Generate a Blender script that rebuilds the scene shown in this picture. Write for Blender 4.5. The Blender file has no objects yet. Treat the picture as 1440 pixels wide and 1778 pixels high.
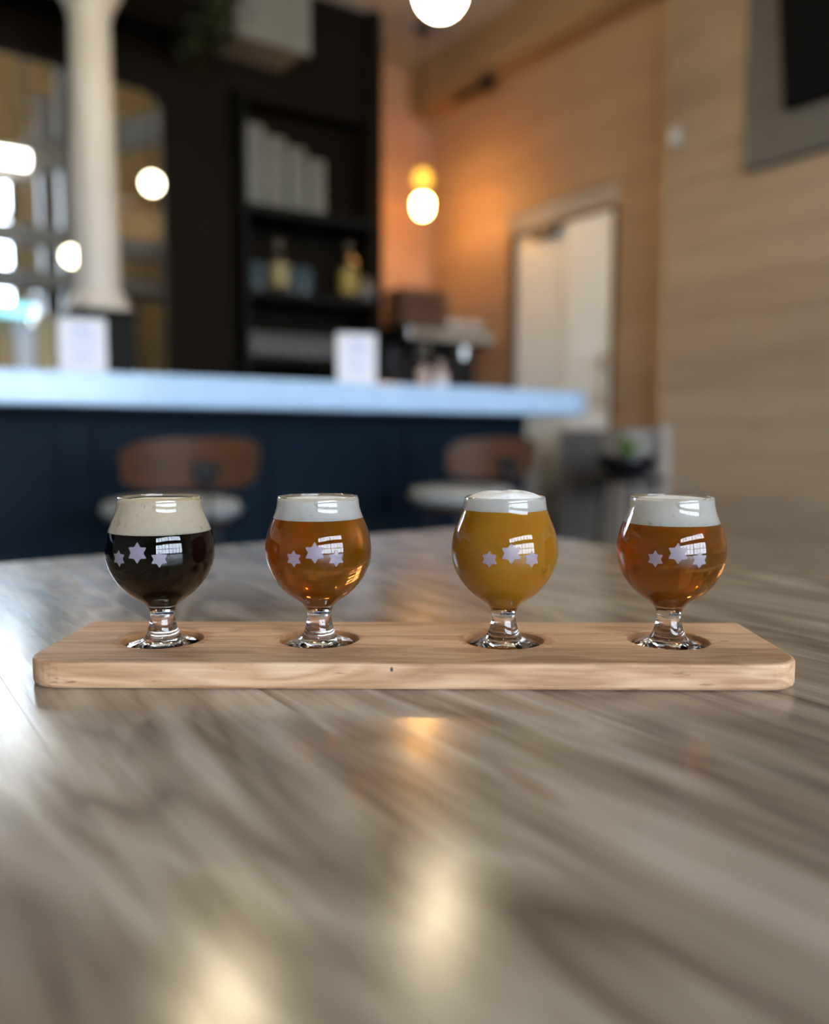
import bpy, bmesh, math, random
from mathutils import Vector, Matrix
random.seed(7)
R = math.radians
scene = bpy.context.scene
C = scene.collection

# ------------------------------------------------------------------ camera
# Room axes: +Y runs along the panelled side wall, +X towards it. Camera stands at the origin.
YAW = R(34.3)
TABLE_Z = 0.74
cam_data = bpy.data.cameras.new('camera')
cam = bpy.data.objects.new('camera', cam_data)
C.objects.link(cam)
cam.location = (0, 0, 0.892)
cam.rotation_euler = (R(90 - 5.16), 0, -YAW)
cam_data.sensor_fit = 'HORIZONTAL'
cam_data.sensor_width = 36.0
cam_data.lens = 36.0 * 1450 / 1440
cam_data.clip_start = 0.01
cam_data.dof.use_dof = True
cam_data.dof.focus_distance = 0.54
cam_data.dof.aperture_fstop = 2.9
scene.camera = cam

# ------------------------------------------------------------------ world and daylight
world = bpy.data.worlds.new('overcast_sky')
scene.world = world
world.use_nodes = True
wn = world.node_tree.nodes
wn['Background'].inputs['Color'].default_value = (0.77, 0.885, 1.0, 1)
wn['Background'].inputs['Strength'].default_value = 20.0


def portal(name, loc, rot, sx, sy):
    l = bpy.data.lights.new(name, 'AREA')
    l.shape = 'RECTANGLE'
    l.size, l.size_y = sx, sy
    l.cycles.is_portal = True
    o = bpy.data.objects.new(name, l)
    C.objects.link(o)
    o.location = loc
    o.rotation_euler = rot


portal('front_window_daylight', (0.15, -4.24, 1.9), (R(90), 0, R(180)), 5.0, 2.5)
portal('brewery_window_daylight', (0.35, 8.0, 2.5), (R(90), 0, 0), 1.9, 1.7)

scene.view_settings.view_transform = 'Standard'
scene.view_settings.look = 'None'
scene.view_settings.gamma = 1.0
scene.view_settings.use_curve_mapping = False
scene.view_settings.exposure = 0.12
cy = scene.cycles
cy.use_denoising = True
cy.max_bounces = 14
cy.diffuse_bounces = 5
cy.glossy_bounces = 5
cy.transmission_bounces = 14
cy.transparent_max_bounces = 12
cy.sample_clamp_indirect = 8.0
cy.blur_glossy = 0.6


# ------------------------------------------------------------------ materials
def newmat(name):
    m = bpy.data.materials.new(name)
    m.use_nodes = True
    nt = m.node_tree
    nt.nodes.clear()
    out = nt.nodes.new('ShaderNodeOutputMaterial')
    return m, nt, out


def mat(name, col, rough=0.5, metal=0.0, var=0.12, scale=12.0, bump=0.0, spec=0.5, coat=0.0, emit=None, estr=0.0, trans=0.0):
    """Plain procedural material: noise-varied colour, optional fine relief."""
    m, nt, out = newmat(name)
    p = nt.nodes.new('ShaderNodeBsdfPrincipled')
    tc = nt.nodes.new('ShaderNodeTexCoord')
    n = nt.nodes.new('ShaderNodeTexNoise')
    n.inputs['Scale'].default_value = scale
    n.inputs['Detail'].default_value = 4
    nt.links.new(tc.outputs['Object'], n.inputs['Vector'])
    r = nt.nodes.new('ShaderNodeValToRGB')
    r.color_ramp.elements[0].position = 0.3
    r.color_ramp.elements[1].position = 0.7
    r.color_ramp.elements[0].color = tuple(c * (1 - var) for c in col) + (1,)
    r.color_ramp.elements[1].color = tuple(min(1, c * (1 + var)) for c in col) + (1,)
    nt.links.new(n.outputs['Fac'], r.inputs['Fac'])
    nt.links.new(r.outputs['Color'], p.inputs['Base Color'])
    p.inputs['Roughness'].default_value = rough
    p.inputs['Metallic'].default_value = metal
    p.inputs['Specular IOR Level'].default_value = spec
    p.inputs['Coat Weight'].default_value = coat
    p.inputs['Coat Roughness'].default_value = 0.1
    p.inputs['Transmission Weight'].default_value = trans
    if emit:
        p.inputs['Emission Color'].default_value = emit + (1,)
        p.inputs['Emission Strength'].default_value = estr
    if bump:
        b = nt.nodes.new('ShaderNodeBump')
        b.inputs['Strength'].default_value = bump
        b.inputs['Distance'].default_value = 0.002
        nt.links.new(n.outputs['Fac'], b.inputs['Height'])
        nt.links.new(b.outputs['Normal'], p.inputs['Normal'])
    nt.links.new(p.outputs['BSDF'], out.inputs['Surface'])
    return m


def wood(name, cols, axis='Y', fine=160.0, band=9.0, along=1.5, rough=0.4, spec=0.5, bump=0.15, bdist=0.0006,
         ring_mix=0.5, fleck=0.0, tone=0.25, distort=3.0, stain=None, lo=0.22, hi=0.78):
    """Wood with grain along one object axis; every board takes its own piece of the log (Object Info random)."""
    m, nt, out = newmat(name)
    N, L = nt.nodes, nt.links
    p = N.new('ShaderNodeBsdfPrincipled')
    tc = N.new('ShaderNodeTexCoord')
    oi = N.new('ShaderNodeObjectInfo')
    mul = N.new('ShaderNodeVectorMath'); mul.operation = 'SCALE'
    mul.inputs[0].default_value = (7.3, 9.1, 5.7)
    L.new(oi.outputs['Random'], mul.inputs['Scale'])
    add = N.new('ShaderNodeVectorMath'); add.operation = 'ADD'
    L.new(tc.outputs['Object'], add.inputs[0])
    L.new(mul.outputs['Vector'], add.inputs[1])

    def mapped(across, al):
        mp = N.new('ShaderNodeMapping')
        s = [across, across, across]
        s['XYZ'.index(axis)] = al
        mp.inputs['Scale'].default_value = s
        L.new(add.outputs['Vector'], mp.inputs['Vector'])
        return mp.outputs['Vector']

    nb = N.new('ShaderNodeTexNoise')           # broad figure
    nb.inputs['Scale'].default_value = 1.0
    nb.inputs['Detail'].default_value = 3
    nb.inputs['Distortion'].default_value = 0.6
    L.new(mapped(band, along), nb.inputs['Vector'])
    wv = N.new('ShaderNodeMath'); wv.operation = 'MULTIPLY'      # rings: contour lines of the broad figure
    wv.inputs[1].default_value = distort * 6.0
    L.new(nb.outputs['Fac'], wv.inputs[0])
    fr = N.new('ShaderNodeMath'); fr.operation = 'PINGPONG'
    fr.inputs[1].default_value = 1.0
    L.new(wv.outputs[0], fr.inputs[0])
    nf = N.new('ShaderNodeTexNoise')           # fibres
    nf.inputs['Scale'].default_value = 1.0
    nf.inputs['Detail'].default_value = 5
    nf.inputs['Roughness'].default_value = 0.65
    L.new(mapped(fine, along * 4), nf.inputs['Vector'])
    mx = N.new('ShaderNodeMix'); mx.data_type = 'FLOAT'
    mx.inputs[0].default_value = ring_mix
    L.new(nf.outputs['Fac'], mx.inputs[2])
    L.new(fr.outputs[0], mx.inputs[3])
    mx2 = N.new('ShaderNodeMix'); mx2.data_type = 'FLOAT'
    mx2.inputs[0].default_value = 0.45
    L.new(mx.outputs[0], mx2.inputs[2])
    L.new(nb.outputs['Fac'], mx2.inputs[3])
    rp = N.new('ShaderNodeValToRGB')
    rp.color_ramp.elements[0].position = lo
    rp.color_ramp.elements[0].color = cols[0] + (1,)
    rp.color_ramp.elements[1].position = hi
    rp.color_ramp.elements[1].color = cols[2] + (1,)
    e = rp.color_ramp.elements.new(0.5); e.color = cols[1] + (1,)
    L.new(mx2.outputs[0], rp.inputs['Fac'])
    # tone per board
    tm = N.new('ShaderNodeMapRange')
    tm.inputs['To Min'].default_value = 1 - tone
    tm.inputs['To Max'].default_value = 1 + tone * 0.6
    L.new(oi.outputs['Random'], tm.inputs['Value'])
    hs = N.new('ShaderNodeHueSaturation')
    L.new(rp.outputs['Color'], hs.inputs['Color'])
    L.new(tm.outputs['Result'], hs.inputs['Value'])
    col = hs.outputs['Color']
    if stain:                                  # dark pores / specks with their own shape
        ns = N.new('ShaderNodeTexNoise')
        ns.inputs['Scale'].default_value = 1.0
        ns.inputs['Detail'].default_value = 2
        L.new(mapped(stain[0], stain[1]), ns.inputs['Vector'])
        sr = N.new('ShaderNodeValToRGB')
        sr.color_ramp.elements[0].position = stain[2]
        sr.color_ramp.elements[1].position = stain[2] + 0.06
        L.new(ns.outputs['Fac'], sr.inputs['Fac'])
        mc = N.new('ShaderNodeMix'); mc.data_type = 'RGBA'
        mc.inputs[7].default_value = stain[3] + (1,)
        L.new(sr.outputs['Color'], mc.inputs[0])
        L.new(col, mc.inputs[6])
        col = mc.outputs[2]
    L.new(col, p.inputs['Base Color'])
    p.inputs['Specular IOR Level'].default_value = spec
    rr = N.new('ShaderNodeMapRange')
    rr.inputs['To Min'].default_value = rough * 0.85
    rr.inputs['To Max'].default_value = rough * 1.2
    L.new(nf.outputs['Fac'], rr.inputs['Value'])
    L.new(rr.outputs['Result'], p.inputs['Roughness'])
    bp = N.new('ShaderNodeBump')
    bp.inputs['Strength'].default_value = bump
    bp.inputs['Distance'].default_value = bdist
    L.new(mx.outputs[0], bp.inputs['Height'])
    L.new(bp.outputs['Normal'], p.inputs['Normal'])
    L.new(p.outputs['BSDF'], out.inputs['Surface'])
    return m


def glass_mat(name, col=(1, 1, 1), ior=1.5, rough=0.0):
    m, nt, out = newmat(name)
    g = nt.nodes.new('ShaderNodeBsdfPrincipled')
    g.inputs['Base Color'].default_value = col + (1,)
    g.inputs['Transmission Weight'].default_value = 1.0
    g.inputs['Roughness'].default_value = rough
    g.inputs['IOR'].default_value = ior
    nt.links.new(g.outputs['BSDF'], out.inputs['Surface'])
    return m


def pane_mat(name, col=(0.97, 0.98, 1.0)):
    """Thin flat pane: see-through with a Fresnel reflection."""
    m, nt, out = newmat(name)
    t = nt.nodes.new('ShaderNodeBsdfTransparent')
    t.inputs['Color'].default_value = col + (1,)
    g = nt.nodes.new('ShaderNodeBsdfGlossy')
    g.inputs['Roughness'].default_value = 0.02
    f = nt.nodes.new('ShaderNodeFresnel')
    f.inputs['IOR'].default_value = 1.45
    mx = nt.nodes.new('ShaderNodeMixShader')
    nt.links.new(f.outputs[0], mx.inputs[0])
    nt.links.new(t.outputs[0], mx.inputs[1])
    nt.links.new(g.outputs[0], mx.inputs[2])
    nt.links.new(mx.outputs[0], out.inputs['Surface'])
    return m


def beer_mat(name, body, absorb, density, haze):
    """Beer: refracting liquid with absorption, plus suspended haze as a scattering body colour."""
    m, nt, out = newmat(name)
    N, L = nt.nodes, nt.links
    g = N.new('ShaderNodeBsdfGlass')           # surface between glass (1.5) and beer (1.335)
    g.inputs['Roughness'].default_value = 0.02
    g.inputs['IOR'].default_value = 1.335 / 1.5
    d = N.new('ShaderNodeBsdfPrincipled')
    tc = N.new('ShaderNodeTexCoord')
    n = N.new('ShaderNodeTexNoise')
    n.inputs['Scale'].default_value = 25
    L.new(tc.outputs['Object'], n.inputs['Vector'])
    r = N.new('ShaderNodeValToRGB')
    r.color_ramp.elements[0].color = tuple(c * 0.93 for c in body) + (1,)
    r.color_ramp.elements[1].color = tuple(c * 1.07 for c in body) + (1,)
    L.new(n.outputs['Fac'], r.inputs['Fac'])
    L.new(r.outputs['Color'], d.inputs['Base Color'])
    d.inputs['Roughness'].default_value = 0.5
    d.inputs['Specular IOR Level'].default_value = 0.0
    d.inputs['Subsurface Weight'].default_value = 0.6
    d.inputs['Subsurface Radius'].default_value = (1.0, 0.5, 0.15)
    d.inputs['Subsurface Scale'].default_value = 0.008
    mx = N.new('ShaderNodeMixShader')
    mx.inputs[0].default_value = haze
    L.new(g.outputs[0], mx.inputs[1])
    L.new(d.outputs[0], mx.inputs[2])
    L.new(mx.outputs[0], out.inputs['Surface'])
    v = N.new('ShaderNodeVolumeAbsorption')
    v.inputs['Color'].default_value = absorb + (1,)
    v.inputs['Density'].default_value = density
    L.new(v.outputs[0], out.inputs['Volume'])
    return m


def foam_mat(name, col):
    m, nt, out = newmat(name)
    N, L = nt.nodes, nt.links
    p = N.new('ShaderNodeBsdfPrincipled')
    tc = N.new('ShaderNodeTexCoord')
    vo = N.new('ShaderNodeTexVoronoi')
    vo.inputs['Scale'].default_value = 900
    L.new(tc.outputs['Object'], vo.inputs['Vector'])
    n = N.new('ShaderNodeTexNoise')
    n.inputs['Scale'].default_value = 260
    n.inputs['Detail'].default_value = 3
    L.new(tc.outputs['Object'], n.inputs['Vector'])
    r = N.new('ShaderNodeValToRGB')
    r.color_ramp.elements[0].position = 0.24
    r.color_ramp.elements[1].position = 0.4
    r.color_ramp.elements[0].color = tuple(c * 0.72 for c in col) + (1,)
    r.color_ramp.elements[1].color = col + (1,)
    L.new(n.outputs['Fac'], r.inputs['Fac'])
    L.new(r.outputs['Color'], p.inputs['Base Color'])
    p.inputs['Roughness'].default_value = 0.7
    p.inputs['Subsurface Weight'].default_value = 0.4
    p.inputs['Subsurface Radius'].default_value = (1, 0.9, 0.75)
    p.inputs['Subsurface Scale'].default_value = 0.004
    b = N.new('ShaderNodeBump')
    b.inputs['Strength'].default_value = 0.25
    b.inputs['Distance'].default_value = 0.0005
    L.new(vo.outputs['Distance'], b.inputs['Height'])
    L.new(b.outputs['Normal'], p.inputs['Normal'])
    L.new(p.outputs['BSDF'], out.inputs['Surface'])
    return m


def etched_mat(name):
    m, nt, out = newmat(name)
    N, L = nt.nodes, nt.links
    d = N.new('ShaderNodeBsdfPrincipled')
    d.inputs['Base Color'].default_value = (0.32, 0.275, 0.34, 1)
    d.inputs['Roughness'].default_value = 0.45
    tc = N.new('ShaderNodeTexCoord')
    n = N.new('ShaderNodeTexNoise')
    n.inputs['Scale'].default_value = 60
    L.new(tc.outputs['Object'], n.inputs['Vector'])
    mr = N.new('ShaderNodeMapRange')
    mr.inputs['To Min'].default_value = 0.60
    mr.inputs['To Max'].default_value = 0.64
    L.new(n.outputs['Fac'], mr.inputs['Value'])
    t = N.new('ShaderNodeBsdfTransparent')
    mx = N.new('ShaderNodeMixShader')
    L.new(mr.outputs['Result'], mx.inputs[0])
    L.new(t.outputs[0], mx.inputs[1])
    L.new(d.outputs[0], mx.inputs[2])
    L.new(mx.outputs[0], out.inputs['Surface'])
    return m


def lamp_mat(name, col, strength):
    m, nt, out = newmat(name)
    e = nt.nodes.new('ShaderNodeEmission')
    e.inputs['Color'].default_value = col + (1,)
    e.inputs['Strength'].default_value = strength
    nt.links.new(e.outputs[0], out.inputs['Surface'])
    return m


M = {}
M['table'] = wood('limed_ash', [(0.15, 0.112, 0.08), (0.34, 0.285, 0.22), (0.56, 0.50, 0.42)], 'Y', fine=190, band=7, along=1.7,
                  rough=0.19, bump=0.28, bdist=0.0005, ring_mix=0.42, tone=0.14, distort=2.7, lo=0.32, hi=0.70,
                  stain=(16, 3.0, 0.68, (0.24, 0.14, 0.095)))
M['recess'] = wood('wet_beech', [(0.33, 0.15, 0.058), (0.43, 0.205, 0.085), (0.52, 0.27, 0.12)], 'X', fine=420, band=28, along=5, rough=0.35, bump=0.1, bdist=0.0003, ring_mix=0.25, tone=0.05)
M['board'] = wood('beech', [(0.40, 0.21, 0.105), (0.62, 0.375, 0.215), (0.75, 0.51, 0.325)], 'X', fine=420, band=34, along=5, lo=.34, hi=.66,
                  rough=0.55, spec=0.3, bump=0.3, bdist=0.0004, ring_mix=0.3, tone=0.22, distort=2.4,
                  stain=(330, 60, 0.69, (0.25, 0.13, 0.065)))
M['wall_wood'] = wood('wall_oak', [(0.31, 0.22, 0.145), (0.395, 0.29, 0.20), (0.46, 0.35, 0.25)], 'Y', fine=60, band=9, along=0.7,
                      rough=0.5, bump=0.1, ring_mix=0.3, tone=0.10)
M['wall_wood_warm'] = wood('wall_cherry', [(0.29, 0.18, 0.105), (0.39, 0.255, 0.16), (0.46, 0.315, 0.205)], 'Y', fine=60, band=9, along=0.7,
                           rough=0.5, bump=0.1, ring_mix=0.3, tone=0.10)
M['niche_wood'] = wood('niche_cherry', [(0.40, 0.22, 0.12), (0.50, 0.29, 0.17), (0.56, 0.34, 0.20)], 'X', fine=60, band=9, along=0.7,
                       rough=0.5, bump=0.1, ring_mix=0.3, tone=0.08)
M['beam_wood'] = wood('beam_oak', [(0.24, 0.14, 0.07), (0.36, 0.23, 0.12), (0.44, 0.30, 0.17)], 'Y', fine=60, band=9, along=0.7, rough=0.5, bump=0.1, ring_mix=0.3)
M['walnut'] = wood('walnut_ply', [(0.045, 0.018, 0.007), (0.08, 0.032, 0.013), (0.11, 0.047, 0.02)], 'X', fine=90, band=14, along=3, rough=0.3, bump=0.05, ring_mix=0.35)
M['crate_wood'] = wood('crate_wood', [(0.06, 0.028, 0.012), (0.10, 0.046, 0.02), (0.14, 0.066, 0.03)], 'X', fine=90, band=12, along=2, rough=0.55)
M['ceiling'] = mat('ceiling_paint', (0.40, 0.40, 0.41), 0.8, scale=4)
M['floor'] = mat('concrete_floor', (0.13, 0.125, 0.12), 0.45, scale=3, bump=0.05)
M['plaster'] = mat('plaster', (0.42, 0.39, 0.36), 0.8, scale=3)
M['dark_wall'] = mat('charcoal_paint', (0.010, 0.0075, 0.005), 0.8, scale=5, spec=0.08)
M['dark_shelf'] = mat('black_shelf', (0.006, 0.006, 0.006), 0.6, scale=9, spec=0.15)
M['navy'] = mat('navy_paint', (0.0035, 0.011, 0.021), 0.6, scale=6, spec=0.12)
M['quartz'] = mat('pale_quartz', (0.50, 0.70, 0.95), 0.22, scale=14, var=0.05)
M['white_paint'] = mat('white_paint', (0.52, 0.49, 0.455), 0.5, scale=7, var=0.05)
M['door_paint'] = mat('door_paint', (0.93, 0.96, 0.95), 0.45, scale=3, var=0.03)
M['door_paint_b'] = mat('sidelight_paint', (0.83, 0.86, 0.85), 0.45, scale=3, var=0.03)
M['black_metal'] = mat('black_metal', (0.012, 0.012, 0.014), 0.35, metal=0.4, scale=30)
M['steel'] = mat('brushed_steel', (0.62, 0.62, 0.60), 0.28, metal=1.0, scale=30)
M['grey_steel'] = mat('painted_steel', (0.13, 0.125, 0.12), 0.5, scale=8)
M['brass'] = mat('brass', (0.62, 0.45, 0.2), 0.3, metal=1.0)
M['card'] = mat('card_paper', (0.74, 0.74, 0.82), 0.6, scale=30, var=0.02)
M['print_blue'] = mat('card_print', (0.45, 0.56, 0.82), 0.6, scale=40)
M['acrylic'] = pane_mat('clear_acrylic')
M['pane'] = pane_mat('window_pane')
M['seat_pad'] = mat('pale_vinyl', (0.30, 0.31, 0.31), 0.4, scale=20)
M['grey_box'] = mat('grey_green_tin', (0.15, 0.155, 0.14), 0.5, scale=15)
M['duct'] = mat('galvanised_duct', (0.17, 0.17, 0.15), 0.6, metal=0.0, scale=10)
M['bottle_dark'] = mat('dark_bottle_glass', (0.02, 0.015, 0.008), 0.08, scale=20)
M['label_yellow'] = mat('yellow_label', (0.32, 0.24, 0.05), 0.6, scale=60)
M['label_gold'] = mat('gold_label', (0.27, 0.21, 0.10), 0.6, scale=60)
M['blue_glassware'] = mat('smoky_blue_glassware', (0.08, 0.12, 0.14), 0.2, scale=20)
M['grey_glassware'] = mat('grey_glassware', (0.12, 0.12, 0.125), 0.2, scale=20)
M['ceramic'] = mat('white_ceramic', (0.72, 0.68, 0.64), 0.2, scale=20, var=0.03)
M['pink_label'] = mat('pink_label', (0.50, 0.36, 0.32), 0.5, scale=50)
M['tan_wall'] = mat('mustard_plaster', (0.56, 0.44, 0.26), 0.8, scale=2)
M['tan_sack'] = mat('hessian', (0.44, 0.30, 0.16), 0.9, scale=60, bump=0.5)
M['leaf'] = mat('dark_leaf', (0.022, 0.032, 0.010), 0.5, scale=20, var=0.4)
M['leaf_bright'] = mat('fresh_leaf', (0.10, 0.20, 0.03), 0.45, scale=20, var=0.3)
M['soil'] = mat('soil', (0.03, 0.02, 0.012), 0.9, scale=80, bump=0.6)
M['tv_grey'] = mat('tv_panel_grey', (0.11, 0.105, 0.10), 0.6, scale=10)
M['tv_screen'] = mat('tv_screen', (0.006, 0.006, 0.007), 0.6, scale=4, spec=0.03)
M['grey_paint'] = mat('grey_paint', (0.30, 0.265, 0.24), 0.6, scale=6)
M['asphalt'] = mat('asphalt', (0.06, 0.06, 0.065), 0.9, scale=30)
M['frame_dark'] = mat('window_frame_dark', (0.02, 0.02, 0.022), 0.4, scale=12)
M['far_brick'] = mat('far_facade', (0.30, 0.22, 0.18), 0.8, scale=6)
M['knot'] = mat('dark_knot', (0.07, 0.05, 0.045), 0.7, scale=400)
M['globe'] = lamp_mat('opal_globe_glow', (1.0, 0.83, 0.52), 48.0)
M['warm_bulb'] = lamp_mat('warm_bulb_glow', (1.0, 0.47, 0.12), 100.0)
M['amber_glass'] = lamp_mat('amber_glass_glow', (1.0, 0.52, 0.06), 2.2)
M['small_globe'] = lamp_mat('small_globe_glow', (1.0, 0.88, 0.60), 16.0)
M['tube'] = lamp_mat('tube_glow', (1.0, 0.95, 0.82), 14.0)
M['cyan_tube'] = lamp_mat('cyan_tube_glow', (0.28, 0.75, 0.9), 2.2)
M['glass'] = glass_mat('clear_glass', (0.985, 0.99, 0.985), 1.5)
M['star'] = etched_mat('frosted_print')
M['beer_stout'] = beer_mat('stout', (0.006, 0.003, 0.002), (0.35, 0.06, 0.02), 420, 0.55)
M['beer_amber'] = beer_mat('amber_ale', (0.30, 0.108, 0.001), (0.96, 0.56, 0.004), 52, 0.58)
M['beer_haze'] = beer_mat('hazy_ale', (0.52, 0.245, 0.016), (0.95, 0.6, 0.1), 60, 0.88)
M['beer_copper'] = beer_mat('copper_ale', (0.30, 0.108, 0.001), (0.96, 0.56, 0.004), 52, 0.5)
M['foam_tan'] = foam_mat('tan_foam', (0.93, 0.82, 0.65))
M['foam_white'] = foam_mat('white_foam', (0.97, 0.95, 0.90))
M['foam_cream'] = foam_mat('cream_foam', (0.93, 0.90, 0.83))


# ------------------------------------------------------------------ mesh helpers
class MB:
    def __init__(s):
        s.v, s.f = [], []

    def box(s, x0, x1, y0, y1, z0, z1):
        b = len(s.v)
        s.v += [(x0, y0, z0), (x1, y0, z0), (x1, y1, z0), (x0, y1, z0), (x0, y0, z1), (x1, y0, z1), (x1, y1, z1), (x0, y1, z1)]
        s.f += [tuple(b + i for i in q) for q in ((0, 3, 2, 1), (4, 5, 6, 7), (0, 1, 5, 4), (1, 2, 6, 5), (2, 3, 7, 6), (3, 0, 4, 7))]
        return s

    def lathe(s, prof, seg=32, c=(0, 0, 0)):
        """Revolve (r, z) pairs; a profile end with r == 0 closes to a pole."""
        rows = []
        for r, z in prof:
            if r < 1e-7:
                s.v.append((c[0], c[1], c[2] + z)); rows.append([len(s.v) - 1])
            else:
                b = len(s.v)
                for i in range(seg):
                    a = 2 * math.pi * i / seg
                    s.v.append((c[0] + r * math.cos(a), c[1] + r * math.sin(a), c[2] + z))
                rows.append(list(range(b, b + seg)))
        for A, B in zip(rows, rows[1:]):
            for i in range(seg):
                j = (i + 1) % seg
                if len(A) == 1 and len(B) == 1:
                    continue
                if len(A) == 1:
                    s.f.append((A[0], B[j], B[i]))
                elif len(B) == 1:
                    s.f.append((A[i], A[j], B[0]))
                else:
                    s.f.append((A[i], A[j], B[j], B[i]))
        return s

    def tube(s, pts, r, seg=10):
        pts = [Vector(p) for p in pts]
        rows = []
        for k, p in enumerate(pts):
            t = (pts[min(k + 1, len(pts) - 1)] - pts[max(k - 1, 0)]).normalized()
            u = t.orthogonal().normalized() if abs(t.z) > 0.99 else t.cross(Vector((0, 0, 1))).normalized()
            w = t.cross(u).normalized()
            b = len(s.v)
            for i in range(seg):
                a = 2 * math.pi * i / seg
                s.v.append(tuple(p + (u * math.cos(a) + w * math.sin(a)) * r))
            rows.append(list(range(b, b + seg)))
        for A, B in zip(rows, rows[1:]):
            for i in range(seg):
                j = (i + 1) % seg
                s.f.append((A[i], A[j], B[j], B[i]))
        s.f.append(tuple(reversed(rows[0]))); s.f.append(tuple(rows[-1]))
        return s

    def prism(s, pts, z0, z1):
        b, n = len(s.v), len(pts)
        s.v += [(x, y, z0) for x, y in pts] + [(x, y, z1) for x, y in pts]
        s.f.append(tuple(b + i for i in reversed(range(n)))); s.f.append(tuple(b + n + i for i in range(n)))
        for i in range(n):
            j = (i + 1) % n
            s.f.append((b + i, b + j, b + n + j, b + n + i))
        return s

    def mesh(s, name, smooth=False):
        me = bpy.data.meshes.new(name)
        me.from_pydata(s.v, [], s.f)
        bm = bmesh.new(); bm.from_mesh(me)
        bmesh.ops.recalc_face_normals(bm, faces=bm.faces)
        bm.to_mesh(me); bm.free()
        if smooth:
            me.polygons.foreach_set('use_smooth', [True] * len(me.polygons))
        me.update()
        return me

    def build(s, name, m, parent=None, smooth=False, bevel=0.0, bseg=2, loc=(0, 0, 0), rot=(0, 0, 0)):
        o = bpy.data.objects.new(name, s.mesh(name, smooth))
        C.objects.link(o)
        o.data.materials.append(M[m] if isinstance(m, str) else m)
        o.location, o.rotation_euler = loc, rot
        if parent:
            o.parent = parent
        if smooth:
            e = o.modifiers.new('edges', 'EDGE_SPLIT'); e.split_angle = R(50)
        if bevel:
            bv = o.modifiers.new('bevel', 'BEVEL'); bv.width = bevel; bv.segments = bseg; bv.limit_method = 'ANGLE'
        return o


def boxobj(name, m, dims, parent=None, bevel=0.0, **kw):
    """A box mesh whose origin is the box centre (dims = x0,x1,y0,y1,z0,z1)."""
    x0, x1, y0, y1, z0, z1 = dims
    c = ((x0 + x1) / 2, (y0 + y1) / 2, (z0 + z1) / 2)
    return MB().box(x0 - c[0], x1 - c[0], y0 - c[1], y1 - c[1], z0 - c[2], z1 - c[2]).build(name, m, parent, bevel=bevel, loc=c, **kw)


def tag(o, label, cat, group=None):
    o['label'] = label; o['category'] = cat
    if group:
        o['group'] = group
    return o


def thing(name, label, cat, loc=(0, 0, 0), rotz=0.0, group=None):
    o = bpy.data.objects.new(name, None)
    C.objects.link(o)
    o.location = loc; o.rotation_euler = (0, 0, rotz)
    o.empty_display_size = 0.05
    return tag(o, label, cat, group)


def struct(o, label=None):
    o['kind'] = 'structure'
    if label:
        o['label'] = label
    return o


def structroot(name, label, loc=(0, 0, 0)):
    o = bpy.data.objects.new(name, None)
    C.objects.link(o); o.location = loc
    return struct(o, label)


def copy_tree(o, parent=None):
    c = o.copy(); C.objects.link(c)
    if parent:
        c.parent = parent
    for ch in list(o.children):
        copy_tree(ch, c)
    return c


# ------------------------------------------------------------------ the room
RX, NX, BY, FY, LX, CZ = 3.27, 3.17, 4.62, -4.20, -3.6, 3.22
WALL_SPLIT = 2.60
struct(boxobj('floor', 'floor', (LX - .1, RX + .3, FY - .1, 8.3, -0.1, 0.0)), 'dark polished concrete floor of the taproom')
struct(boxobj('ceiling', 'ceiling', (LX - .1, RX + .3, FY - .1, BY + .1, CZ, CZ + .1)), 'grey painted ceiling over the bar')
struct(boxobj('wall_left', 'plaster', (LX - .12, LX, FY - .1, BY + .1, 0, CZ)), 'plain plaster wall on the far side of the taproom')


def board_wall(name, label, m, x, y0, y1, z0, z1, hole=None, n=20, th=0.02):
    """Side wall clad in horizontal wooden boards; each board a child. hole = (y0, y1, z1)."""
    root = structroot(name, label)
    boxobj('backing', 'plaster', (x + th, x + .12, y0, hole[0] if hole else y1, z0, z1), root)
    if hole:
        boxobj('backing', 'plaster', (x + th, x + .12, hole[1], y1, z0, z1), root)
        boxobj('backing', 'plaster', (x + th, x + .12, hole[0], hole[1], hole[2], z1), root)
    h = (z1 - z0) / n
    for k in range(n):
        a, b = z0 + k * h + .0012, z0 + (k + 1) * h - .0012
        spans = [(y0, y1)]
        if hole and a < hole[2]:
            spans = [(y0, hole[0]), (hole[1], y1)]
        for s in spans:
            boxobj('wall_board', m, (x, x + th, s[0], s[1], a, b), root, bevel=0.002)
    return root


board_wall('wall_right', 'pale oak boarded wall beside the table, below the screen', 'wall_wood', NX, FY, WALL_SPLIT, 0, 2.95, n=19, th=.02)
board_wall('wall_right_rear', 'warm brown boarded wall around the white door', 'wall_wood_warm', RX, WALL_SPLIT, BY, 0, 2.95, hole=(2.985, 3.80, 2.06), n=19, th=.02)
# step between the two wall planes
struct(boxobj('trim_1', 'beam_wood', (NX - .006, RX + .02, WALL_SPLIT - .004, WALL_SPLIT + .022, 0.95, 2.95), bevel=.003), 'dark timber corner strip where the two boarded walls meet')
struct(boxobj('trim_2', 'beam_wood', (3.10, RX + .12, FY, BY, 2.97, CZ), bevel=.008), 'timber beam running along the top of the boarded wall')
struct(boxobj('trim_3', 'beam_wood', (3.13, RX + .12, FY, BY, 2.935, 2.97)), 'narrow timber strip set back under the timber beam')

# back wall (lit niche) built of boards
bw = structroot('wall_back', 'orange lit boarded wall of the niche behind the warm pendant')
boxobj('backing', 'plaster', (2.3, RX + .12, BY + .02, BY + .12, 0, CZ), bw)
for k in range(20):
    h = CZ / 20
    boxobj('wall_board', 'niche_wood', (2.4, RX, BY, BY + .02, k * h + .001, (k + 1) * h - .001), bw, bevel=.002)

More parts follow.
